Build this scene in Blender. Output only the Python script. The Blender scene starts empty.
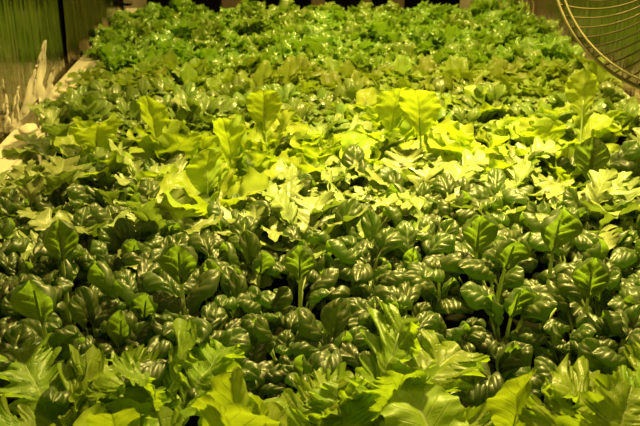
import bpy, bmesh, math, random
from mathutils import Vector, Matrix, noise
PI = math.pi
R = random.Random(11)
C = bpy.context.scene.collection
SC = bpy.context.scene

# ------------------------------------------------------------------ camera
W, H, F = 640, 426, 900.0
CAM = Vector((-0.115, 0.0, 0.61))
PITCH = math.radians(-23.0)          # looking down
YAW = math.radians(-1.75)            # turned slightly to the right
cam_d = bpy.data.cameras.new('camera'); cam = bpy.data.objects.new('camera', cam_d); C.objects.link(cam)
cam.location = CAM
cam.rotation_euler = (PI/2 + PITCH, 0, YAW)
cam_d.sensor_width = 36; cam_d.lens = F * 36 / W
cam_d.clip_start = 0.02
cam_d.dof.use_dof = True; cam_d.dof.focus_distance = 1.12; cam_d.dof.aperture_fstop = 16.0
SC.camera = cam
ROT = cam.rotation_euler.to_matrix(); RINV = ROT.transposed()

def ray(px, py):
    return ROT @ Vector(((px - W/2)/F, -(py - H/2)/F, -1.0))
def at(px, py, z):                    # where a line of sight meets the level z
    d = ray(px, py); t = (z - CAM.z)/d.z
    return CAM + d*t
def pix(p):
    q = RINV @ (Vector(p) - CAM)
    return (W/2 + F*q.x/-q.z, H/2 - F*q.y/-q.z, -q.z)

# ------------------------------------------------------------------ materials
def mat(name):
    m = bpy.data.materials.new(name); m.use_nodes = True
    m.node_tree.nodes.clear(); return m, m.node_tree
class NT:
    def __init__(s, nt): s.nt = nt
    def n(s, t, **k):
        x = s.nt.nodes.new(t)
        for a, b in k.items(): setattr(x, a, b)
        return x
    def l(s, a, b): s.nt.links.new(a, b)
    def m(s, op, a, b=None, c=None, clamp=False):
        x = s.n('ShaderNodeMath', operation=op); x.use_clamp = clamp
        for i, v in enumerate((a, b, c)):
            if v is None: continue
            if isinstance(v, (int, float)): x.inputs[i].default_value = v
            else: s.l(v, x.inputs[i])
        return x.outputs[0]
    def mix(s, f, a, b):
        x = s.n('ShaderNodeMix', data_type='RGBA')
        for i, v in ((0, f), (6, a), (7, b)):
            if isinstance(v, (int, float)): x.inputs[i].default_value = v
            elif isinstance(v, tuple): x.inputs[i].default_value = (*v, 1)
            else: s.l(v, x.inputs[i])
        return x.outputs[2]

def leaf_mat(name, top, under, vein, trans, tfac=.4, rough=.35, nv=6, k=2.2, vw=.10, var=.25, bump=.25, spec=.5, tip=None):
    m, t = mat(name); g = NT(t)
    uv = g.n('ShaderNodeUVMap'); uv.uv_map = 'UVMap'
    sx = g.n('ShaderNodeSeparateXYZ'); g.l(uv.outputs[0], sx.inputs[0])
    u = g.m('ABSOLUTE', g.m('SUBTRACT', g.m('MULTIPLY', sx.outputs[0], 2.0), 1.0)); v = sx.outputs[1]
    mid = g.m('SUBTRACT', 1.0, g.m('DIVIDE', u, .07), clamp=True)
    s = g.m('SUBTRACT', g.m('MULTIPLY', v, float(nv)), g.m('MULTIPLY', g.m('POWER', u, .8), k))
    fr = g.m('ABSOLUTE', g.m('SUBTRACT', g.m('FRACT', g.m('ADD', s, 10.0)), .5))       # 0.5 at a vein
    lat = g.m('SUBTRACT', 1.0, g.m('DIVIDE', g.m('SUBTRACT', .5, fr), vw), clamp=True)
    lat = g.m('MULTIPLY', lat, g.m('SUBTRACT', 1.0, g.m('POWER', u, 2.0), clamp=True))
    ve = g.m('MAXIMUM', mid, g.m('MULTIPLY', lat, .75))
    oi = g.n('ShaderNodeObjectInfo')
    tc = g.n('ShaderNodeTexCoord')
    no = g.n('ShaderNodeTexNoise'); no.inputs['Scale'].default_value = 55; no.inputs['Detail'].default_value = 3
    g.l(tc.outputs['Object'], no.inputs['Vector'])
    geo = g.n('ShaderNodeNewGeometry')
    col = g.mix(geo.outputs['Backfacing'], top, under)
    col = g.mix(ve, col, vein)
    if tip is not None:
        col = g.mix(g.m('MULTIPLY', g.m('POWER', u, 3.0), .6), col, tip)
    hs = g.n('ShaderNodeHueSaturation'); g.l(col, hs.inputs['Color'])
    g.l(g.m('ADD', .5, g.m('MULTIPLY', g.m('SUBTRACT', oi.outputs['Random'], .5), .035)), hs.inputs['Hue'])
    val = g.m('ADD', 1 - var*.7, g.m('MULTIPLY', oi.outputs['Random'], var))
    val = g.m('ADD', val, g.m('MULTIPLY', g.m('SUBTRACT', no.outputs[0], .5), .5))
    g.l(val, hs.inputs['Value'])
    pb = g.n('ShaderNodeBsdfPrincipled'); g.l(hs.outputs[0], pb.inputs['Base Color'])
    pb.inputs['Roughness'].default_value = rough; pb.inputs['Specular IOR Level'].default_value = spec
    tr = g.n('ShaderNodeBsdfTranslucent')
    tcx = g.mix(g.m('MULTIPLY', ve, .45), trans, tuple(c*.22 for c in trans))
    hs2 = g.n('ShaderNodeHueSaturation'); g.l(tcx, hs2.inputs['Color']); g.l(val, hs2.inputs['Value']); g.l(hs2.outputs[0], tr.inputs['Color'])
    ms = g.n('ShaderNodeMixShader'); ms.inputs[0].default_value = tfac
    g.l(pb.outputs[0], ms.inputs[1]); g.l(tr.outputs[0], ms.inputs[2])
    bp = g.n('ShaderNodeBump'); bp.inputs['Strength'].default_value = bump; bp.inputs['Distance'].default_value = .002
    hgt = g.m('SUBTRACT', no.outputs[0], g.m('MULTIPLY', ve, .8)); g.l(hgt, bp.inputs['Height'])
    g.l(bp.outputs[0], pb.inputs['Normal']); g.l(bp.outputs[0], tr.inputs['Normal'])
    out = g.n('ShaderNodeOutputMaterial'); g.l(ms.outputs[0], out.inputs[0])
    return m

def plain(name, c1, c2=None, rough=.6, metal=0., scale=20, bump=.3, stretch=(1, 1, 1), trans=0., bd=.01):
    m, t = mat(name); g = NT(t)
    tc = g.n('ShaderNodeTexCoord'); mp = g.n('ShaderNodeMapping'); mp.inputs['Scale'].default_value = stretch
    g.l(tc.outputs['Object'], mp.inputs[0])
    no = g.n('ShaderNodeTexNoise'); no.inputs['Scale'].default_value = scale; no.inputs['Detail'].default_value = 5
    g.l(mp.outputs[0], no.inputs['Vector'])
    pb = g.n('ShaderNodeBsdfPrincipled'); g.l(g.mix(no.outputs[0], c1, c2 or c1), pb.inputs['Base Color'])
    pb.inputs['Roughness'].default_value = rough; pb.inputs['Metallic'].default_value = metal
    bp = g.n('ShaderNodeBump'); bp.inputs['Strength'].default_value = bump; bp.inputs['Distance'].default_value = bd
    g.l(no.outputs[0], bp.inputs['Height']); g.l(bp.outputs[0], pb.inputs['Normal'])
    out = g.n('ShaderNodeOutputMaterial')
    if trans:
        tr = g.n('ShaderNodeBsdfTranslucent'); tr.inputs[0].default_value = (*c1, 1)
        ms = g.n('ShaderNodeMixShader'); ms.inputs[0].default_value = trans
        g.l(pb.outputs[0], ms.inputs[1]); g.l(tr.outputs[0], ms.inputs[2]); g.l(ms.outputs[0], out.inputs[0])
    else: g.l(pb.outputs[0], out.inputs[0])
    return m

M = {}
M['tatsoi'] = leaf_mat('tatsoi_leaf', (.060, .078, .017), (.095, .125, .025), (.20, .26, .07), (.30, .50, .03), .42, .44, 5, 2.2, .12, .3, .2, .95)
M['tatsoi_stalk'] = plain('tatsoi_stalk', (.42, .52, .16), (.48, .58, .2), .4, scale=80, trans=.5, bump=.1)
M['kale'] = leaf_mat('lobed_kale_leaf', (.22, .27, .08), (.20, .26, .07), (.38, .43, .18), (.34, .50, .04), .22, .40, 9, 2.5, .08, .3, .3, .5)
M['kale_stalk'] = plain('kale_stalk', (.45, .55, .22), (.5, .6, .3), .4, scale=80, trans=.5, bump=.1)
M['lettuce'] = leaf_mat('lettuce_leaf', (.30, .40, .035), (.32, .42, .045), (.5, .56, .18), (.50, .66, .02), .42, .42, 7, 2.2, .07, .2, .6, .35)
M['lettuce_stalk'] = plain('lettuce_stalk', (.55, .68, .2), (.6, .72, .3), .4, scale=80, trans=.5, bump=.1)
M['mustard'] = leaf_mat('mustard_leaf', (.22, .31, .025), (.25, .34, .04), (.42, .5, .14), (.46, .66, .02), .45, .42, 9, 2.6, .06, .3, .6, .4)
M['mustard_stalk'] = plain('mustard_stalk', (.4, .55, .15), (.45, .6, .22), .4, scale=80, trans=.5, bump=.1)
M['rocket'] = leaf_mat('rocket_leaf', (.13, .19, .028), (.15, .22, .04), (.3, .4, .1), (.3, .46, .03), .3, .33, 6, 2, .08, .35, .4, .6)
M['chard'] = leaf_mat('young_lettuce_leaf', (.20, .27, .025), (.22, .3, .035), (.36, .43, .09), (.42, .58, .02), .35, .42, 6, 2, .08, .35, .5, .4)
M['butter'] = leaf_mat('head_lettuce_leaf', (.20, .32, .03), (.23, .36, .05), (.5, .58, .2), (.36, .62, .02), .32, .30, 6, 2, .08, .3, .5, .55)
M['soil'] = plain('growing_medium', (.004, .005, .002), (.010, .010, .005), .9, scale=60, bump=.8)
[setattr(n.inputs['Specular IOR Level'], 'default_value', 0) for n in M['soil'].node_tree.nodes if n.type == 'BSDF_PRINCIPLED']
M['foam'] = plain('white_foam', (.48, .44, .36), (.58, .53, .43), .55, scale=40, bump=.3)
M['liner'] = plain('white_liner', (.66, .6, .5), (.76, .7, .6), .4, scale=30, bump=.5, trans=.25)
M['foil'] = plain('reflective_foil', (.44, .41, .28), (.56, .52, .38), .13, metal=1., scale=9, bump=.55, stretch=(6, 6, .45), bd=.02)
M['foil_dull'] = plain('crumpled_foil', (.5, .42, .3), (.62, .54, .4), .38, metal=.6, scale=14, bump=.6, stretch=(2, 2, 1))
M['foil_tan_reflection'] = plain('tan_reflection_foil', (.26, .21, .12), (.36, .29, .18), .28, metal=1., scale=9, bump=.8, stretch=(6, 6, .8), bd=.02)  # brownish tone of a reflection put into the foil colour
M['floor'] = plain('concrete', (.02, .018, .014), (.035, .03, .025), .8, scale=5)
M['wall'] = plain('dark_wall', (.012, .010, .008), (.02, .016, .012), .9, scale=4)
M['wood'] = plain('rough_wood', (.10, .07, .04), (.16, .11, .06), .7, scale=12, stretch=(8, 8, 1))
M['wicker'] = plain('pale_slats', (.34, .28, .18), (.46, .38, .26), .6, scale=12, stretch=(1, 1, 6))
M['wire'] = plain('bronze_wire', (.07, .055, .02), (.11, .09, .035), .35, metal=.3, scale=50, bump=.1)
M['ring'] = plain('pale_ring', (.20, .18, .09), (.26, .23, .12), .3, metal=.5, scale=50, bump=.1)
M['dark'] = plain('dark_plastic', (.03, .03, .03), None, .4, scale=20)
M['stem'] = plain('dry_stem', (.38, .3, .16), (.5, .4, .24), .7, scale=60)

# ------------------------------------------------------------------ object helpers
def link(name, me, parent=None, m=None):
    o = bpy.data.objects.new(name, me); C.objects.link(o)
    if parent: o.parent = parent
    if m: me.materials.clear(); me.materials.append(m)
    return o
def tag(o, label, cat, group=None, kind=None):
    if label: o['label'] = label
    if cat: o['category'] = cat
    if group: o['group'] = group
    if kind: o['kind'] = kind
    return o
def empty(name, loc, rz=0):
    o = bpy.data.objects.new(name, None); o.empty_display_size = .03; C.objects.link(o)
    o.location = loc; o.rotation_euler = (0, 0, rz); return o
def mesh(name, vs, fs, smooth=True):
    me = bpy.data.meshes.new(name); me.from_pydata([tuple(v) for v in vs], [], fs); me.update()
    if smooth: me.polygons.foreach_set('use_smooth', [True]*len(me.polygons))
    return me
def tube_data(pts, rad, n=8, flat=1.0):
    vs, fs = [], []
    for i, p in enumerate(pts):
        p = Vector(p)
        a = Vector(pts[max(0, i-1)]); b = Vector(pts[min(len(pts)-1, i+1)])
        t = (b-a).normalized(); ref = Vector((0, 1, 0)) if abs(t.y) < .9 else Vector((1, 0, 0))
        n1 = t.cross(ref).normalized(); n2 = t.cross(n1).normalized()
        r = rad(i/(len(pts)-1)) if callable(rad) else rad
        for j in range(n):
            an = 2*PI*j/n
            vs.append(p + n1*math.cos(an)*r*flat + n2*math.sin(an)*r)
    for i in range(len(pts)-1):
        for j in range(n):
            fs.append((i*n+j, i*n+(j+1) % n, (i+1)*n+(j+1) % n, (i+1)*n+j))
    fs.append(tuple(range(n))[::-1]); fs.append(tuple((len(pts)-1)*n + j for j in range(n)))
    return vs, fs
def box(name, lo, hi, parent=None, m=None, bev=.002, jitter=0):
    bm = bmesh.new(); bmesh.ops.create_cube(bm, size=1)
    lo, hi = Vector(lo), Vector(hi)
    for v in bm.verts: v.co = Vector([(lo[i]+hi[i])/2 + v.co[i]*(hi[i]-lo[i]) for i in range(3)])
    if bev: bmesh.ops.bevel(bm, geom=list(bm.edges), offset=bev, segments=2, affect='EDGES')
    me = bpy.data.meshes.new(name); bm.to_mesh(me); bm.free()
    return link(name, me, parent, m)

# ------------------------------------------------------------------ leaves
# every leaf grows from its root at the origin, leaning towards +X, upper side facing the plant's heart
def clamp(x, a=0., b=1.): return max(a, min(b, x))
def leaf_data(k, r):
    """k: dict of shape numbers. returns blade (verts, faces, uvs) and stalk (verts, faces)"""
    Ls, Lb, Wd = k['stalk']*r.uniform(.8, 1.15), k['len']*r.uniform(.88, 1.12), k['wid']*r.uniform(.88, 1.12)
    a0, a1, a2 = k['a0'], k['a1'], k['a2']+r.uniform(-.35, .35)
    nv_, nu = k.get('res', (26, 14))
    steps = 14
    tw = r.uniform(-1, 1)*k.get('twist', .25); side = r.uniform(-1, 1)*k.get('bend', .25)
    # midrib curve
    def curve(total, n):
        pts, phs = [Vector((0, 0, 0))], [a0]
        p = Vector((0, 0, 0))
        for i in range(n):
            s = (i+.5)/n*total
            ph = a0 + (a1-a0)*clamp(s/Ls) if s < Ls else a1 + (a2-a1)*((s-Ls)/Lb)**k.get('cexp', 1.3)
            sb = side*(s/total)
            T = Vector((math.sin(ph)*math.cos(sb), math.sin(sb), math.cos(ph)*math.cos(sb)))
            p = p + T*(total/n); pts.append(p.copy()); phs.append(ph)
        return pts, phs
    N = 60; tot = Ls+Lb
    cp, cph = curve(tot, N)
    def P(s):
        f = clamp(s/tot)*N; i = min(int(f), N-1); t = f-i
        return cp[i].lerp(cp[i+1], t), cph[i]*(1-t)+cph[i+1]*t
    ph1, ph2, ph3 = r.uniform(0, 6.28), r.uniform(0, 6.28), r.uniform(0, 100)
    vs, uvs, fs = [], [], []
    kind = k['shape']
    nl = k.get('lobes', 4)
    for i in range(nv_+1):
        v = i/nv_
        p, ph = P(Ls+Lb*v)
        T = Vector((math.sin(ph), 0, math.cos(ph))); Nn = Vector((-math.cos(ph), 0, math.sin(ph))); B = Vector((0, 1, 0))
        an = tw*v; B, Nn = B*math.cos(an)+Nn*math.sin(an), Nn*math.cos(an)-B*math.sin(an)
        if kind == 'spoon':
            w = Wd*(max(.0, math.sin(PI*clamp(v**k.get('pk', 1.45)*.985+.004)))**.62+.02)
        elif kind == 'round':
            w = Wd*(max(.0, math.sin(PI*clamp(v**k.get('pk', 1.3)*.985+.004)))**.55+.02)
        elif kind == 'oval':
            w = Wd*max(.02, math.sin(PI*v**.9))**.75
        else:
            env = max(.0, math.sin(PI*clamp(v*.93+.05)**.8))**.55*(.55+.6*v)
            w = Wd*env
        for j in range(nu+1):
            u = -1+2*j/nu; au = abs(u)
            ww = w; al = 0
            sg = 1 if u >= 0 else -1
            if kind == 'lobed':
                x = v*nl + (0 if sg > 0 else .12) + .25*noise.noise(Vector((v*5, sg*3.1, ph3)))
                f = abs(math.sin(PI*x)); deep = k.get('deep', .6)*(1-clamp((v-.72)/.2)*.7)
                lob = 1-deep + deep*f**k.get('rnd', .8)
                tooth = 1 + k.get('tooth', .18)*abs(math.sin(PI*x*3.5+.7))
                ww = w*lob*tooth; al = k.get('fwd', .35)*au**1.5*w*lob
            elif kind in ('round', 'oval') and k.get('crinkle'):
                ww = w*(1+k['crinkle']*noise.noise(Vector((v*9, sg*2.3, ph3)))*au)
            cr = k['curl']*(1 + .3*math.sin(ph1+v*3))
            th = u*cr
            if k.get('rim'):
                y = h = 0.; m_ = 10
                for q in range(m_):
                    a_ = k['rim']*((q+.5)/m_*au)**2.4 + cr*.35*((q+.5)/m_*au)
                    y += math.cos(a_)*ww*au/m_; h -= math.sin(a_)*ww*au/m_
                y *= sg
            elif abs(cr) > .05:
                y = ww*math.sin(th)/cr; h = -ww*(1-math.cos(th))/cr
            else: y, h = ww*u, 0
            # bulging between the veins
            s = v*k['nv'] - (au**.8)*k['vk']
            fr = abs((s % 1.0)-.5)*2                    # 1 at a vein
            h += k['pucker']*(1-fr**3)*min(1, au*4)*(1-au**4)*min(1, v*4)*min(1, (1-v)*5)
            h -= k['pucker']*.6*(1-min(1, au*5))
            # wavy rim
            rf = k.get('ruffle', 0)
            if rf:
                h += rf*(au**2.5)*(math.sin(ph2+v*k.get('rfreq', 16)+(0 if sg > 0 else 1.7)) + .5*math.sin(ph1+v*k.get('rfreq', 16)*2.3))*min(1, w/Wd*1.5)
            h += k.get('lump', .002)*noise.noise(Vector((p.x*k.get('lf', 45)+ph3, (p.y+y)*k.get('lf', 45), p.z*k.get('lf', 45))))
            vs.append(p + B*y + Nn*h + T*al); uvs.append(((u+1)/2, v))
    n1 = nu+1
    for i in range(nv_):
        for j in range(nu):
            fs.append((i*n1+j, (i+1)*n1+j, (i+1)*n1+j+1, i*n1+j+1))
    # make sure the upper side is the front
    a = vs[fs[len(fs)//2+nu//2][0]]; f = fs[len(fs)//2+nu//2]
    nrm = (vs[f[1]]-vs[f[0]]).cross(vs[f[3]]-vs[f[0]])
    p, ph = P(Ls+Lb*.5); up = Vector((-math.cos(ph), 0, math.sin(ph)))
    if nrm.dot(up) < 0: fs = [x[::-1] for x in fs]
    sp = []
    L2 = Ls+Lb*k.get('rib', .7); rs = k['sr']
    for i in range(steps+1):
        s = L2*i/steps
        p, ph = P(s); Nn = Vector((-math.cos(ph), 0, math.sin(ph)))
        ins = clamp((s-Ls)/(Lb*.2))
        sp.append(p - Nn*(rs*.55*ins + k['pucker']*.6*ins))
    sv, sf = tube_data(sp, lambda t: rs*(1.25-.95*t), 7, .75)
    return vs, fs, uvs, sv, sf

def blade_mesh(name, d, m):
    vs, fs, uvs = d[:3]
    me = mesh(name, vs, fs)
    ul = me.uv_layers.new(name='UVMap')
    for l in me.loops: ul.data[l.index].uv = uvs[l.vertex_index]
    me.materials.append(m); return me
def stalk_mesh(name, d, m):
    me = mesh(name, d[3], d[4]); me.materials.append(m); return me

K = {
 'tatsoi': dict(shape='spoon', stalk=.062, len=.056, wid=.025, lf=60, a0=.15, a1=.35, a2=2.0, curl=.9, rim=2.1, nv=5, vk=2.2, pucker=.0042, lump=.005, sr=.0028, rib=.75, res=(28, 20), twist=.5, bend=.35),
 'kale': dict(shape='lobed', stalk=.060, len=.082, wid=.036, a0=.15, a1=.6, a2=1.9, curl=-.25, nv=7, vk=1.6, pucker=.0012, lump=.006, sr=.0020, rib=.8, lobes=4, deep=.68, rnd=.6, fwd=.45, ruffle=.0045, rfreq=15, res=(46, 16), twist=.5, bend=.5),
 'lettuce': dict(shape='round', stalk=.030, len=.110, wid=.042, a0=.1, a1=.2, a2=1.15, curl=-.7, nv=6, vk=1.8, pucker=.0016, lump=.006, sr=.0024, rib=.35, crinkle=.16, ruffle=.005, rfreq=19, res=(32, 18), twist=.5, bend=.5),
 'mustard': dict(shape='lobed', stalk=.055, len=.105, wid=.048, a0=.1, a1=.45, a2=1.75, curl=-.3, nv=7, vk=1.8, pucker=.002, lump=.007, sr=.0024, rib=.85, lobes=5.5, deep=.5, fwd=.5, ruffle=.0075, rfreq=28, res=(84, 18), tooth=.3, twist=.5, bend=.5),
 'rocket': dict(shape='spoon', stalk=.058, len=.032, wid=.012, a0=.15, a1=.5, a2=1.7, curl=.5, nv=4, vk=1.4, pucker=.002, lump=.004, sr=.0014, res=(8, 6)),
 'chard': dict(shape='oval', stalk=.050, len=.046, wid=.017, a0=.1, a1=.5, a2=1.7, curl=-.3, nv=5, vk=1.4, pucker=.0015, lump=.007, ruffle=.004, rfreq=14, crinkle=.2, sr=.0014, res=(10, 8)),
 'butter': dict(shape='round', stalk=.048, len=.044, wid=.021, a0=.1, a1=.45, a2=1.9, curl=-.3, nv=5, vk=1.4, pucker=.002, lump=.007, ruffle=.007, rfreq=16, crinkle=.35, sr=.0016, res=(14, 10)),
}
LEAVES = {}
def variants(kind, n, key=None, tilt=None, **over):
    """key: pool name; makes n blade + stalk mesh pairs"""
    out = []
    for i in range(n):
        r = random.Random(hash((kind, i, 5)) if False else 1000*len(LEAVES)+i*7+3)
        k = dict(K[kind]); k.update(over)
        if tilt:
            k['a1'] = r.uniform(*tilt[0]); k['a2'] = r.uniform(*tilt[1])
        d = leaf_data(k, r)
        out.append((blade_mesh(kind+'_blade', d, M[kind]), stalk_mesh(kind+'_stalk', d, M[kind+'_stalk'])))
    LEAVES[key or kind] = out
# outer leaves lean over, middle ones arch, heart ones stand
variants('tatsoi', 9, 'tatsoi_up', ((.05, .25), (.5, 1.5)))
variants('tatsoi', 9, 'tatsoi_arch', ((.12, .45), (1.9, 2.7)), len=.054, cexp=1.0, stalk=.068)
variants('tatsoi', 6, 'tatsoi_low', ((.5, .9), (1.8, 2.6)), stalk=.055)
variants('kale', 6, 'kale_up', ((.1, .4), (.8, 1.5)))
variants('kale', 9, 'kale_arch', ((.5, .9), (1.4, 2.1)))
variants('lettuce', 7, 'lettuce_up', ((.0, .2), (.3, 1.2)))
variants('lettuce', 8, 'lettuce_arch', ((.3, .6), (1.2, 2.1)))
variants('mustard', 6, 'mustard_up', ((.1, .3), (.7, 1.4)))
variants('mustard', 9, 'mustard_arch', ((.4, .8), (1.3, 2.2)))

PLANTS = []          # (object, kind, landmark name or None)
def add_leaf(parent, pool, i, rz, sc, tilt=0, off=(0, 0, 0)):
    b, s = LEAVES[pool][i % len(LEAVES[pool])]
    lf = bpy.data.objects.new('leaf', b); lf.parent = parent; lf.location = off
    lf.rotation_euler = (0, tilt, rz); lf.scale = (sc, sc, sc); C.objects.link(lf)
    st = bpy.data.objects.new('leaf_stalk', s); st.parent = lf; C.objects.link(st)
    return lf
NAMES = {'tatsoi': 'tatsoi_plant', 'kale': 'lobed_kale_plant', 'lettuce': 'lettuce_plant', 'mustard': 'mustard_plant',
         'rocket': 'lambs_lettuce_plant', 'chard': 'young_lettuce_plant', 'butter': 'head_lettuce_plant'}
SOIL = .02
def plant(kind, x, y, rz, sc, n_out, n_up, r, name=None):
    lo_, hi_ = (.66, 1.16) if kind == 'tatsoi' else (.8, 1.1)
    e = empty(NAMES[kind], (x, y, SOIL), rz)
    lows = kind == 'tatsoi'
    k = 0
    for q in range(n_up):
        add_leaf(e, kind+'_up', r.randrange(99), 2*PI*q/max(1, n_up)+r.uniform(-.6, .6), sc*r.uniform(lo_, hi_), r.uniform(-.1, .15), (r.uniform(-.005, .005), r.uniform(-.005, .005), 0))
    for q in range(n_out):
        pool = kind+('_low' if lows and q % 3 == 0 else '_arch')
        add_leaf(e, pool, r.randrange(99), 2*PI*(q+.5)/n_out+r.uniform(-.35, .35), sc*r.uniform(lo_, hi_), r.uniform(-.2, .25), (r.uniform(-.006, .006), r.uniform(-.006, .006), 0))
    PLANTS.append([e, kind, name])
    return e

# ---- plants whose tallest leaf stands out in the photograph
taken = []
def hero(kind, px, py, h, leaves, mark, n_out=5, n_up=2, sc=1.0, seed=0, base=None):
    """leaves: list of (pool, variant, facing degrees, scale, tilt). The line of sight at (px,py), height h above the soil, meets the chief leaf."""
    r = random.Random(seed*31+int(px)*7+int(py))
    p = at(px, py, SOIL+h)
    e = plant(kind, p.x, p.y, 0, sc, n_out, n_up, r, mark)
    for pool, i, deg, s, tilt in leaves:
        add_leaf(e, pool, i, math.radians(deg), s, tilt)
    taken.append((p.x, p.y, kind)); return e
# custom upright spoon leaves seen from below (near side of their plants, facing the viewer)
variants('tatsoi', 4, 'tatsoi_tall', ((.0, .10), (1.2, 1.5)), stalk=.085, len=.050, wid=.025, a0=.02, curl=.5, rim=1.9, cexp=5, pk=1.45, twist=.1, bend=.08)
variants('tatsoi', 3, 'tatsoi_stand', ((-.1, .0), (-.1, .2)), stalk=.08, len=.06, wid=.023, a0=.02, curl=-.5, rim=0, twist=.1, bend=.1)
variants('lettuce', 4, 'lettuce_tall', ((-.1, .05), (.1, .5)), stalk=.085, len=.075, wid=.030, crinkle=.05, ruffle=.002, lump=.004, a0=.0, curl=-.45, twist=.2, bend=.15)
variants('lettuce', 3, 'lettuce_twist', ((-.1, .05), (.1, .5)), stalk=.06, len=.105, wid=.030, a0=.0, curl=-1.3, twist=.6, bend=.4)
variants('lettuce', 3, 'lettuce_flat', ((.3, .5), (1.2, 1.5)), stalk=.08, len=.085, wid=.043, a0=.1, curl=-.25, twist=.2, bend=.2)
variants('mustard', 4, 'mustard_tall', ((-.05, .1), (.5, .9)), stalk=.07, a0=.0, twist=.15, bend=.15)

hero('tatsoi', 478, 222, .126, [('tatsoi_tall', 0, -95, 1.25, 0)], 'the tall backlit spoon leaf right of centre', 5, 1)
hero('tatsoi', 552, 244, .128, [('tatsoi_tall', 1, -80, 1.3, 0)], 'the broad backlit spoon leaf near the right edge', 5, 1)
hero('tatsoi', 181, 268, .128, [('tatsoi_tall', 2, -92, 1.3, 0)], 'the lone backlit spoon leaf left of centre', 4, 1)
hero('tatsoi', 60, 246, .12, [('tatsoi_tall', 3, -70, 1.2, 0)], 'the tall spoon leaf near the left edge', 5, 1)
hero('tatsoi', 592, 150, .135, [('tatsoi_stand', 0, 80, 1.25, 0)], 'the dark pointed leaf standing up in the pale kale', 2, 1)
hero('tatsoi', 48, 322, .105, [('tatsoi_tall', 1, -100, 1.25, .1)], 'the round backlit leaf low at the left edge', 5, 1)
hero('tatsoi', 508, 292, .10, [('tatsoi_tall', 0, -70, 1.05, .1)], 'the small backlit leaf in the front right of the tatsoi', 5, 2)
hero('tatsoi', 588, 292, .10, [('tatsoi_tall', 3, -110, 1.15, .05)], 'the backlit leaf low at the right', 5, 2)
hero('tatsoi', 497, 252, .108, [('tatsoi_tall', 2, -85, 1.25, .25)], 'the drooping leaf between the two tall spoons', 4, 1)
hero('tatsoi', 300, 262, .105, [('tatsoi_tall', 3, -95, 1.05, .1)], 'the narrow backlit leaf in the middle', 5, 2)
hero('lettuce', 392, 97, .15, [('lettuce_tall', 0, -75, 1.2, 0)], 'the tall yellow leaf right of centre', 4, 2)
hero('lettuce', 424, 117, .145, [('lettuce_tall', 3, -110, 1.25, .1)], 'the brightest round yellow leaf', 3, 2)
hero('lettuce', 587, 92, .15, [('lettuce_tall', 1, -85, 1.2, 0)], 'the round yellow leaf beside the fan', 4, 1)
hero('lettuce', 229, 135, .135, [('lettuce_twist', 0, -110, 1.05, 0)], 'the tall folded yellow leaf', 4, 2)
hero('lettuce', 266, 116, .13, [('lettuce_tall', 3, -85, 1.1, 0)], 'the round leaf behind the folded one', 4, 2)
hero('lettuce', 92, 124, .13, [('lettuce_twist', 1, 200, .95, .2), ('lettuce_flat', 2, -60, 1.1, 0)], 'the pair of yellow leaves at the left', 3, 2)
hero('lettuce', 160, 115, .145, [('lettuce_tall', 1, -120, 1.15, .1)], 'the tall leaf behind the pair', 4, 2)
hero('lettuce', 205, 165, .13, [('lettuce_tall', 2, -60, 1.05, 0)], 'the bright leaf in front of the folded one', 4, 2)
hero('lettuce', 480, 125, .13, [('lettuce_flat', 2, -150, 1.0, 0)], 'the pleated pale leaf right of the brightest', 4, 2)
hero('lettuce', 470, 446, .125, [('lettuce_flat', 0, 110, .95, .1), ('lettuce_flat', 2, -150, .9, -.1)], 'the large smooth lettuce leaf at the bottom', 3, 1, .65)
hero('lettuce', 515, 392, .125, [('lettuce_tall', 2, -60, 1.0, 0), ('lettuce_flat', 1, -100, .95, 0)], 'the bright folded lettuce leaf at the bottom right', 3, 1, .7)
hero('lettuce', 240, 402, .12, [('lettuce_twist', 2, -80, 1.0, 0), ('lettuce_up', 1, -130, 1.0, 0), ('lettuce_up', 3, -20, 1.0, 0)], 'the curly lettuce at the bottom centre', 5, 3, .7)
hero('lettuce', 112, 400, .12, [('lettuce_tall', 0, -80, .85, 0), ('lettuce_up', 2, -150, .9, 0)], 'the yellow lettuce at the bottom left', 4, 2, .7)
hero('mustard', 385, 372, .125, [('mustard_tall', 0, -80, 0.86, 0)], 'the upright toothed mustard leaf', 4, 1)
hero('mustard', 50, 375, .12, [('mustard_arch', 1, -120, 0.95, 0), ('mustard_arch', 4, -60, 0.95, 0)], 'the big arching mustard leaf at the bottom left', 4, 1)
hero('mustard', 618, 370, .12, [('mustard_arch', 2, -110, 0.99, 0)], 'the big arching mustard leaf at the bottom right', 4, 1)
hero('mustard', 160, 362, .12, [('mustard_tall', 2, -140, .8, .1)], 'the mustard leaf leaning into the tatsoi', 4, 1, .8)
hero('kale', 60, 120, .12, [('kale_up', 1, -70, 1.0, 0)], 'the dark lobed leaf beside the tray rim', 4, 2)

# ---- rows
def in_view(x, y, z=.12, mx=45, my=60):
    a = pix((x, y, z)); return -mx < a[0] < W+mx and a[2] > .2 and a[1] < H+my
def rows(kind, y0, y1, dy, dx, n_out, n_up, sc, keep=.72, xlim=.56, accept=None, jit=.28):
    r = random.Random(int(y0*1000)+len(kind)*13)
    y = y0; row = 0
    while y < y1:
        x = -xlim + (dx/2 if row % 2 else 0)
        while x < xlim:
            xx, yy = x+r.uniform(-jit, jit)*dx, y+r.uniform(-jit, jit)*dy
            if in_view(xx, yy) and abs(xx) < .565 and all((xx-a)**2+(yy-b)**2 > (keep*min(dx, dy))**2 for a, b, _ in taken) and (accept is None or accept(xx, yy, r)):
                plant(kind, xx, yy, r.uniform(0, 6.28), sc*r.uniform(.88, 1.12), n_out, n_up, r)
            x += dx
        y += dy; row += 1
def Yat(py, h=.11, px=320): return at(px, py, SOIL+h).y
rows('mustard', Yat(455), Yat(370), .072, .078, 8, 2, .78)
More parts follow.
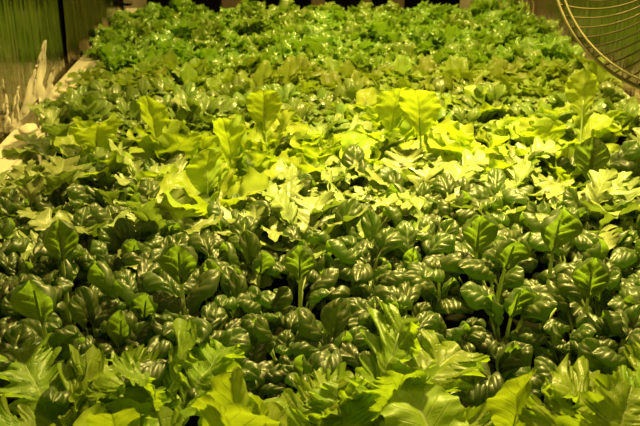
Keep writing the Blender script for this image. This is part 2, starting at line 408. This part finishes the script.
rows('tatsoi', Yat(350, .09), Yat(190, .09), .063, .066, 9, 4, .84)
rows('kale', Yat(200), Yat(148), .066, .078, 9, 1, .84, accept=lambda x, y, r: r.random() < .85)
rows('tatsoi', Yat(184, .09), Yat(160, .09), .1, .15, 7, 4, .9, keep=.4)
# lettuce patch, kale on its left
yl0, yl1 = Yat(148), Yat(92)
rows('lettuce', yl0, yl1, .085, .09, 6, 3, .74, accept=lambda x, y, r: x > -.42 and r.random() < .72)
rows('kale', yl0, yl1, .09, .10, 7, 1, .85, accept=lambda x, y, r: x <= -.42 or r.random() < .33)

# ---- small plants further back: one mesh each, several shapes
def small_mesh(kind, seed, n, tilts):
    r = random.Random(seed); vs, fs, uvs, mi = [], [], [], []
    for q in range(n):
        k = dict(K[kind]); f = q/n
        k['a1'] = tilts[0]+(tilts[1]-tilts[0])*r.random(); k['a2'] = k['a1']+r.uniform(.6, 1.5)
        d = leaf_data(k, r)
        rz = Matrix.Rotation(2*PI*q*.382+r.uniform(-.3, .3), 3, 'Z')*r.uniform(.75, 1.1)
        o = len(vs); vs += [rz @ v for v in d[0]]; uvs += d[2]
        fs += [tuple(i+o for i in x) for x in d[1]]; mi += [0]*len(d[1])
    me = mesh(kind+'_foliage', vs, fs); ul = me.uv_layers.new(name='UVMap')
    for l in me.loops: ul.data[l.index].uv = uvs[l.vertex_index]
    me.materials.append(M[kind]); return me
SM = {'rocket': [small_mesh('rocket', 40+i, 20, (.1, 1.0)) for i in range(7)],
      'chard': [small_mesh('chard', 60+i, 18, (.0, .8)) for i in range(7)],
      'butter': [small_mesh('butter', 80+i, 22, (.0, .9)) for i in range(7)]}
def small_rows(kind, y0, y1, dy, dx, sc, seed, zs=1.0, xl=.56):
    r = random.Random(seed); y = y0; row = 0
    while y < y1:
        x = -xl + (dx/2 if row % 2 else 0)
        while x < xl:
            xx, yy = x+r.uniform(-.25, .25)*dx, y+r.uniform(-.25, .25)*dy
            if in_view(xx, yy, mx=20) and all((xx-a)**2+(yy-b)**2 > (.75*dx)**2 for a, b, _ in taken):
                o = link(NAMES[kind], SM[kind][r.randrange(7)]); s = sc*r.uniform(.85, 1.12)
                o.location = (xx, yy, SOIL); o.rotation_euler = (0, 0, r.uniform(0, 6.28)); o.scale = (s, s, s*zs*r.uniform(.82, 1.22))
                PLANTS.append([o, kind, None])
            x += dx
        y += dy; row += 1
small_rows('rocket', Yat(104), Yat(76), .058, .062, 1.15, 5, xl=.585)
small_rows('chard', Yat(75), Yat(52), .064, .066, 1.08, 6, xl=.585)
YF = 2.95
small_rows('butter', Yat(50), YF-.06, .078, .080, 1.12, 7, xl=.585)

# ------------------------------------------------------------------ labels
ORD = ['first', 'second', 'third', 'fourth', 'fifth', 'sixth', 'seventh', 'eighth', 'ninth', 'tenth', 'eleventh', 'twelfth', 'thirteenth',
       'fourteenth', 'fifteenth', 'sixteenth', 'seventeenth', 'eighteenth', 'nineteenth', 'twentieth', 'twenty-first', 'twenty-second', 'twenty-third', 'twenty-fourth']
HEROLAB = {}
DESC = {'tatsoi': 'dark glossy spoon-leaved tatsoi', 'kale': 'pale lobed kale', 'lettuce': 'yellow-green lettuce', 'mustard': 'toothed green mustard',
        'rocket': 'small-leaved glossy green plant', 'chard': 'small olive-green young lettuce', 'butter': 'bright green curly lettuce'}
BAND = {'tatsoi': 'tatsoi bed', 'kale': 'kale patch', 'lettuce': 'lettuce patch', 'mustard': 'front mustard strip',
        'rocket': 'small-leaf strip', 'chard': 'olive strip', 'butter': 'far lettuce bed'}
GROUP = {'tatsoi': 'tatsoi plants in the middle of the bed', 'kale': 'pale lobed kale plants', 'lettuce': 'yellow lettuce plants', 'mustard': 'mustard plants along the front',
         'rocket': 'small-leaved plants behind the lettuce', 'chard': 'olive-green young lettuces', 'butter': 'green lettuces at the far end'}
heroes = [p for p in PLANTS if p[2]]
bykind = {}
for p in PLANTS:
    tag(p[0], None, {'tatsoi': 'leafy vegetable', 'kale': 'kale', 'lettuce': 'lettuce', 'mustard': 'mustard greens', 'rocket': 'salad plant', 'chard': 'lettuce', 'butter': 'lettuce'}[p[1]], GROUP[p[1]])
    if p[2]:
        tag(p[0], (DESC[p[1]] + ' with ' + p[2]), None)
    else: bykind.setdefault(p[1], []).append(p[0])
for kind, obs in bykind.items():
    obs.sort(key=lambda o: o.location.y)
    # cut into rows by depth, each numbered from the left
    n = max(1, round((obs[-1].location.y-obs[0].location.y)/{'tatsoi': .078, 'kale': .09, 'lettuce': .1, 'mustard': .085, 'rocket': .058, 'chard': .07, 'butter': .082}[kind])+1)
    y0, y1 = obs[0].location.y, obs[-1].location.y+1e-4
    rws = [[] for _ in range(n)]
    for o in obs: rws[min(n-1, int((o.location.y-y0)/(y1-y0)*n))].append(o)
    rws = [q for q in rws if q]
    for i, row in enumerate(rws):
        row.sort(key=lambda o: pix(o.location)[0])
        rn = 'front row' if i == 0 else ('rearmost row' if i == len(rws)-1 else ORD[i]+' row')
        for j, o in enumerate(row):
            cn = 'leftmost' if j == 0 else ('rightmost' if j == len(row)-1 else (ORD[j]+' from left' if j < len(row)/2 else ORD[len(row)-1-j]+' from right'))
            o['label'] = f"{DESC[kind]}, {cn} in the {rn} of the {BAND[kind]}"

# ------------------------------------------------------------------ the tray
tray = empty('growing_tray', (0, 1.6, 0))
tag(tray, 'long white foam growing tray that holds the whole bed of salad plants', 'planter')
YN = .30
def off(o): o.location = -Vector((0, 1.6, 0)); return o
off(box('growing_medium', (-.59, YN+.02, -.06), (.59, YF-.01, SOIL), tray, M['soil'], 0))
off(box('tray_side', (-.655, YN, -.08), (-.59, YF, .085), tray, M['foam'], .006))
off(box('tray_side', (.59, YN, -.08), (.655, YF, .055), tray, M['foam'], .006))
off(box('tray_end', (-.589, YF, -.08), (.589, YF+.04, .04), tray, M['foam'], .006))
off(box('tray_end', (-.589, YN-.04, -.08), (.589, YN, .075), tray, M['foam'], .006))
off(box('tray_base', (-.655, YN-.04, -.10), (.655, YF+.04, -.081), tray, M['foam'], .004))

# ------------------------------------------------------------------ foil curtains
def curtain(name, pts, z0, z1, m, amp=.008, freq=40, nz=26, seed=0, n=160, jag=0):
    """hanging sheet along a polyline, with fine vertical folds and real thickness"""
    P2 = [Vector((a, b)) for a, b in pts]; seg = [(P2[i+1]-P2[i]).length for i in range(len(P2)-1)]; tot = sum(seg)
    vs, fs = [], []
    for i in range(n+1):
        s = tot*i/n; k = 0; q = s
        while k < len(seg)-1 and q > seg[k]: q -= seg[k]; k += 1
        d = (P2[k+1]-P2[k]).normalized(); p = P2[k]+d*q; nn = Vector((-d.y, d.x))
        zb = z0 + jag*abs(noise.noise(Vector((s*30, seed, 0))))*2
        for j in range(nz+1):
            z = zb+(z1-zb)*j/nz
            w = amp*(noise.noise(Vector((s*freq, z*1.5, seed))) + .6*noise.noise(Vector((s*freq*2.7, z*3, seed+9))))
            vs.append((p.x+nn.x*w, p.y+nn.y*w, z))
    for i in range(n):
        for j in range(nz): fs.append((i*(nz+1)+j, (i+1)*(nz+1)+j, (i+1)*(nz+1)+j+1, i*(nz+1)+j+1))
    o = link(name, mesh(name, vs, fs), None, m)
    md = o.modifiers.new('thickness', 'SOLIDIFY'); md.thickness = .0012
    return o
lw = curtain('wall_left', [(-.662, .9), (-.662, 2.96)], .0, 1.3, M['foil'], .004, 16, seed=1)
tag(lw, None, None, None, 'structure')
fp = curtain('tan_reflection_strip', [(-.6605, 2.16), (-.650, 2.27), (-.652, 2.62)], .087, 1.2, M['foil_tan_reflection'], .010, 20, seed=6, n=60)  # added strip, its tan imitates a reflection in the left wall
tag(fp, 'added tan crinkled strip standing in for a brownish reflection at the far end of the left wall', 'foil sheet')
rw = curtain('wall_right', [(.662, 1.62), (.662, 2.96)], .0, 1.3, M['foil'], .005, 14, seed=4)
tag(rw, None, None, None, 'structure')

# room
def slab(name, lo, hi, m):
    o = box(name, lo, hi, None, m, 0); tag(o, None, None, None, 'structure'); return o
slab('floor', (-3, -1.5, -.75), (3, 5, -.70), M['floor'])
slab('wall_back', (-3, 5, -.75), (3, 5.1, 1.9), M['wall'])
slab('ceiling', (-3, -1.5, 1.9), (3, 5.1, 1.95), M['wall'])
# trestles under the tray
for i, (x, y) in enumerate(((-.5, .5), (.5, .5), (-.5, 2.7), (.5, 2.7))):
    o = box('tray_leg', (x-.03, y-.03, -.70), (x+.03, y+.03, -.10), None, M['wood'], .003)
    me = o.data; me.transform(Matrix.Translation((0, -1.6, 0))); o.parent = tray

# ------------------------------------------------------------------ torn liner at the near left rim
def shard(px, py, h, w, lean, seed):
    r = random.Random(seed); p = at(px, py, .085); nr, nc = 12, 5; vs, fs = [], []
    for i in range(nr+1):
        t = i/nr; ww = w*1.0*(1-t)**.75*(1+.35*noise.noise(Vector((t*5, seed, 1))))
        for j in range(nc+1):
            u = -1+2*j/nc
            vs.append((p.x+lean[0]*t*h+u*ww+.006*noise.noise(Vector((t*6, u*2, seed))), p.y+lean[1]*t*h+.012*noise.noise(Vector((u*3, t*4, seed+3))), .08+h*t))
    for i in range(nr):
        for j in range(nc): a = i*(nc+1)+j; fs.append((a, a+1, a+nc+2, a+nc+1))
    return vs, fs
liner = empty('torn_plastic_liner', at(25, 125, .085))
tag(liner, 'torn white plastic liner with jagged points sticking up along the left tray rim', 'plastic sheet')
for i, (px, py, h, w, ln) in enumerate(((7, 128, .10, .012, (.0, .1)), (14, 130, .085, .010, (.15, .2)), (24, 122, .11, .016, (.25, .3)), (33, 112, .14, .018, (.2, .35)), (28, 128, .06, .022, (.4, .2)), (2, 132, .06, .02, (.2, .1)), (45, 100, .07, .014, (.3, .3)))):
    vs, fs = shard(px, py, h, w, ln, i+1)
    o = link('torn_flap', mesh('torn_flap', vs, fs), liner, M['liner']); o.location = -liner.location
    md = o.modifiers.new('thickness', 'SOLIDIFY'); md.thickness = .0015
def pebble(px, py, s, seed, mark, z=.1):
    bm = bmesh.new(); bmesh.ops.create_icosphere(bm, subdivisions=3, radius=1)
    for v in bm.verts:
        v.co *= 1+.25*noise.noise(v.co*1.3+Vector((seed, 0, 0)))
        v.co = Vector((v.co.x*s*1.4, v.co.y*s, v.co.z*s*.7))
    me = bpy.data.meshes.new('foam_chunk'); bm.to_mesh(me); bm.free()
    me.polygons.foreach_set('use_smooth', [True]*len(me.polygons))
    o = link('foam_chunk', me, None, M['foam']); o.location = at(px, py, z); o.rotation_euler = (0, 0, seed)
    tag(o, mark, 'foam piece', 'broken foam chunks on the left tray rim')
pebble(28, 129, .014, 1, 'largest broken white foam chunk at the near end of the left tray rim')
pebble(42, 116, .008, 2, 'small broken foam chunk behind the largest one on the tray rim')
pebble(62, 91, .008, 3, 'small foam crumb lying at the inner edge of the tray rim')
pebble(69, 80, .007, 4, 'foam crumb furthest up the left rim beside the small dark leaves')

# ------------------------------------------------------------------ the fan at the right
d = ray(708, -64); d.normalize(); depth = 1.42
fc = CAM + d*depth
fan = empty('circulation_fan', (fc.x, fc.y, fc.z))
zax = (CAM-fc).normalized(); zax = (zax+Vector((-.25, 0, .1))).normalized()
xax = Vector((0, 0, 1)).cross(zax).normalized(); yax = zax.cross(xax)
RM = Matrix((xax, yax, zax)).transposed().to_4x4()
fan.matrix_world = Matrix.Translation(fc) @ RM
tag(fan, 'large round fan with a pale rim and curved bronze wires at the upper right', 'fan')
FR = .226
def ring(rad, z, rr, name, m):
    pts = [(rad*math.cos(2*PI*i/96), rad*math.sin(2*PI*i/96), z) for i in range(96)]
    vs, fs = [], []
    for i in range(96):
        a = 2*PI*i/96; rd = Vector((math.cos(a), math.sin(a), 0))
        for j in range(8):
            b = 2*PI*j/8; vs.append(rd*(rad+rr*math.cos(b))+Vector((0, 0, z+rr*1.0*math.sin(b))))
    for i in range(96):
        for j in range(8): fs.append((i*8+j, ((i+1) % 96)*8+j, ((i+1) % 96)*8+(j+1) % 8, i*8+(j+1) % 8))
    return link(name, mesh(name, vs, fs), fan, m)
ring(FR, 0, .0030, 'guard_ring', M['ring'])
ring(FR-.012, .006, .002, 'guard_ring', M['ring'])
ring(.045, .045, .003, 'guard_ring', M['ring'])
wp = []
for i in range(26):
    t = i/25; r_ = FR-(FR-.045)*t
    a = math.radians(42*t**1.1); wp.append((r_*math.cos(a), r_*math.sin(a), .045*math.sin(t*PI/2)))
wv, wf = tube_data(wp, .0014, 6); wm = mesh('guard_wire', wv, wf); wm.materials.append(M['wire'])
for i in range(72):
    o = bpy.data.objects.new('guard_wire', wm); o.parent = fan; o.rotation_euler = (0, 0, 2*PI*i/72); C.objects.link(o)
def disc(name, rad, z0, z1, m, parent):
    bm = bmesh.new(); bmesh.ops.create_cone(bm, cap_ends=True, segments=40, radius1=rad, radius2=rad*.85, depth=z1-z0, matrix=Matrix.Translation((0, 0, (z0+z1)/2)))
    bmesh.ops.bevel(bm, geom=[e for e in bm.edges if len(e.link_faces) == 2 and abs(e.calc_face_angle(0)) > .8], offset=.003, segments=2, affect='EDGES')
    me = bpy.data.meshes.new(name); bm.to_mesh(me); bm.free(); return link(name, me, parent, m)
disc('guard_badge', .045, .036, .050, M['ring'], fan)
disc('motor_housing', .06, -.16, -.06, M['dark'], fan)
# stand, on the floor outside the bed
st = box('stand_pole', (fc.x+.085, fc.y-.015, -.68), (fc.x+.115, fc.y+.015, fc.z), None, M['dark'], .003)
sb = box('stand_base', (fc.x+.02, fc.y-.15, -.70), (fc.x+.35, fc.y+.15, -.67), None, M['dark'], .01)
inv = fan.matrix_world.inverted()
for o in (st, sb): o.data.transform(inv); o.parent = fan

# ------------------------------------------------------------------ behind the bed
def post(px, w, label, dep=3.35, m='wood'):
    p = at(px, 5, 0.1); y = dep; a = ray(px, 5); t = (y-CAM.y)/a.y; p = CAM+a*t
    o = box('wooden_post', (-w/2, -.02, -.70), (w/2, .02, 1.0), None, M[m], .003); o.location = (p.x, y, 0)
    tag(o, label, 'post', 'posts behind the bed')
post(232, .075, 'wide wooden post behind the far lettuces, left of centre')
post(70, .05, 'wooden post behind the foil at the far left corner', 3.2)
post(318, .05, 'wooden post behind the far lettuces, the middle one of five')
post(367, .03, 'thin wooden post just right of the middle post', 3.4)
post(397, .05, 'wooden post right of the thin one behind the far lettuces')
# crate top left
cr = empty('slatted_crate', (0, 0, 0)); a = ray(108, 4); p = CAM+a*((3.12)/a.y)
cr.location = (p.x, 3.12, 0)
tag(cr, 'pale slatted wooden crate behind the far left corner of the bed', 'crate')
for i in range(9):
    box('crate_slat', (-.085, 0, -.10+i*.042), (.085, .012, -.10+i*.042+.034), cr, M['wicker'], .002)
for x in (-.085, .067): box('corner_post', (x, .0121, -.10), (x+.018, .03, .275), cr, M['wicker'], .002)
box('crate_side', (-.085, .0301, -.10), (-.073, .3, .275), cr, M['wicker'], .002); box('crate_side', (.073, .0301, -.10), (.085, .3, .275), cr, M['wicker'], .002)
bx = box('supply_box', (-.16, -.05, -.70), (.16, .33, -.101), None, M['dark'], .004); bx.location = cr.location
tag(bx, 'dark box on the floor under the slatted crate', 'box')
# crumpled sheet top right, hanging behind the bed end
a0_ = ray(462, 4); p0 = CAM+a0_*(3.02/a0_.y); a1_ = ray(566, 4); p1 = CAM+a1_*(2.95/a1_.y)
sh = curtain('crumpled_sheet', [(p0.x, 3.06), ((p0.x+p1.x)/2, 3.03), (p1.x+.02, 3.02)], .02, 1.0, M['foil_dull'], .02, 9, seed=8, nz=40)
tag(sh, 'crumpled tan foil sheet hanging behind the far right corner of the bed', 'foil sheet')
for i, (px, b_, lean, lab) in enumerate(((505, 28, -.02, 'leftmost dry stem'), (520, 26, .015, 'dry stem second from left'), (530, 30, .0, 'middle of the dry stems, the straightest'), (542, 34, .03, 'hooked dry stem second from right'), (551, 44, -.02, 'rightmost dry stem nearest the fan'))):
    a = ray(px, b_); p = CAM+a*(2.87/a.y); pts = []
    for q in range(13):
        t = q/12; pts.append((lean*math.sin(t*2.6)+.006*math.sin(t*9+i), 0, -p.z+.018+(p.z+.12)*t))
    v_, f_ = tube_data(pts, lambda t: .0035*(1.2-.8*t), 6); o = link('dry_stem', mesh('dry_stem', v_, f_), None, M['stem']); o.location = (p.x, 2.87, 0)
    tag(o, lab+' rising before the crumpled foil sheet', 'stem', 'dry stems at the far right corner')

# ------------------------------------------------------------------ lights
def area(name, loc, sx, sy, e, col, tilt=(0, 0, 0), spread=None):
    l = bpy.data.lights.new(name, 'AREA'); l.shape = 'RECTANGLE'; l.size = sx; l.size_y = sy; l.energy = e; l.color = col
    if spread: l.spread = spread
    o = bpy.data.objects.new(name, l); C.objects.link(o); o.location = loc; o.rotation_euler = tilt
HPS = (1, .775, .21)
area('grow_and_fill_lamp', (.18, 1.32, 1.25), .12, .09, 33, HPS, (0, 0, 0), math.radians(110))
area('grow_and_fill_lamp', (.05, 2.65, 1.1), .12, .08, 17, HPS, (0, 0, 0), math.radians(150))
area('grow_and_fill_lamp', (.22, .55, 1.1), .22, .15, 2.3, HPS, (0, 0, 0), math.radians(150))  # weak fill added to brighten the front plants, no known lamp
w = bpy.data.worlds.new('world'); SC.world = w; w.use_nodes = True
w.node_tree.nodes['Background'].inputs[0].default_value = (.9, .75, .3, 1); w.node_tree.nodes['Background'].inputs[1].default_value = .012
SC.view_settings.view_transform = 'Standard'; SC.view_settings.look = 'None'; SC.view_settings.gamma = 1
SC.view_settings.use_curve_mapping = False; SC.view_settings.exposure = 0.08
print('PLANTS', len(PLANTS), 'objects', len(bpy.data.objects), {k: len(v) for k, v in bykind.items()}, len(heroes))
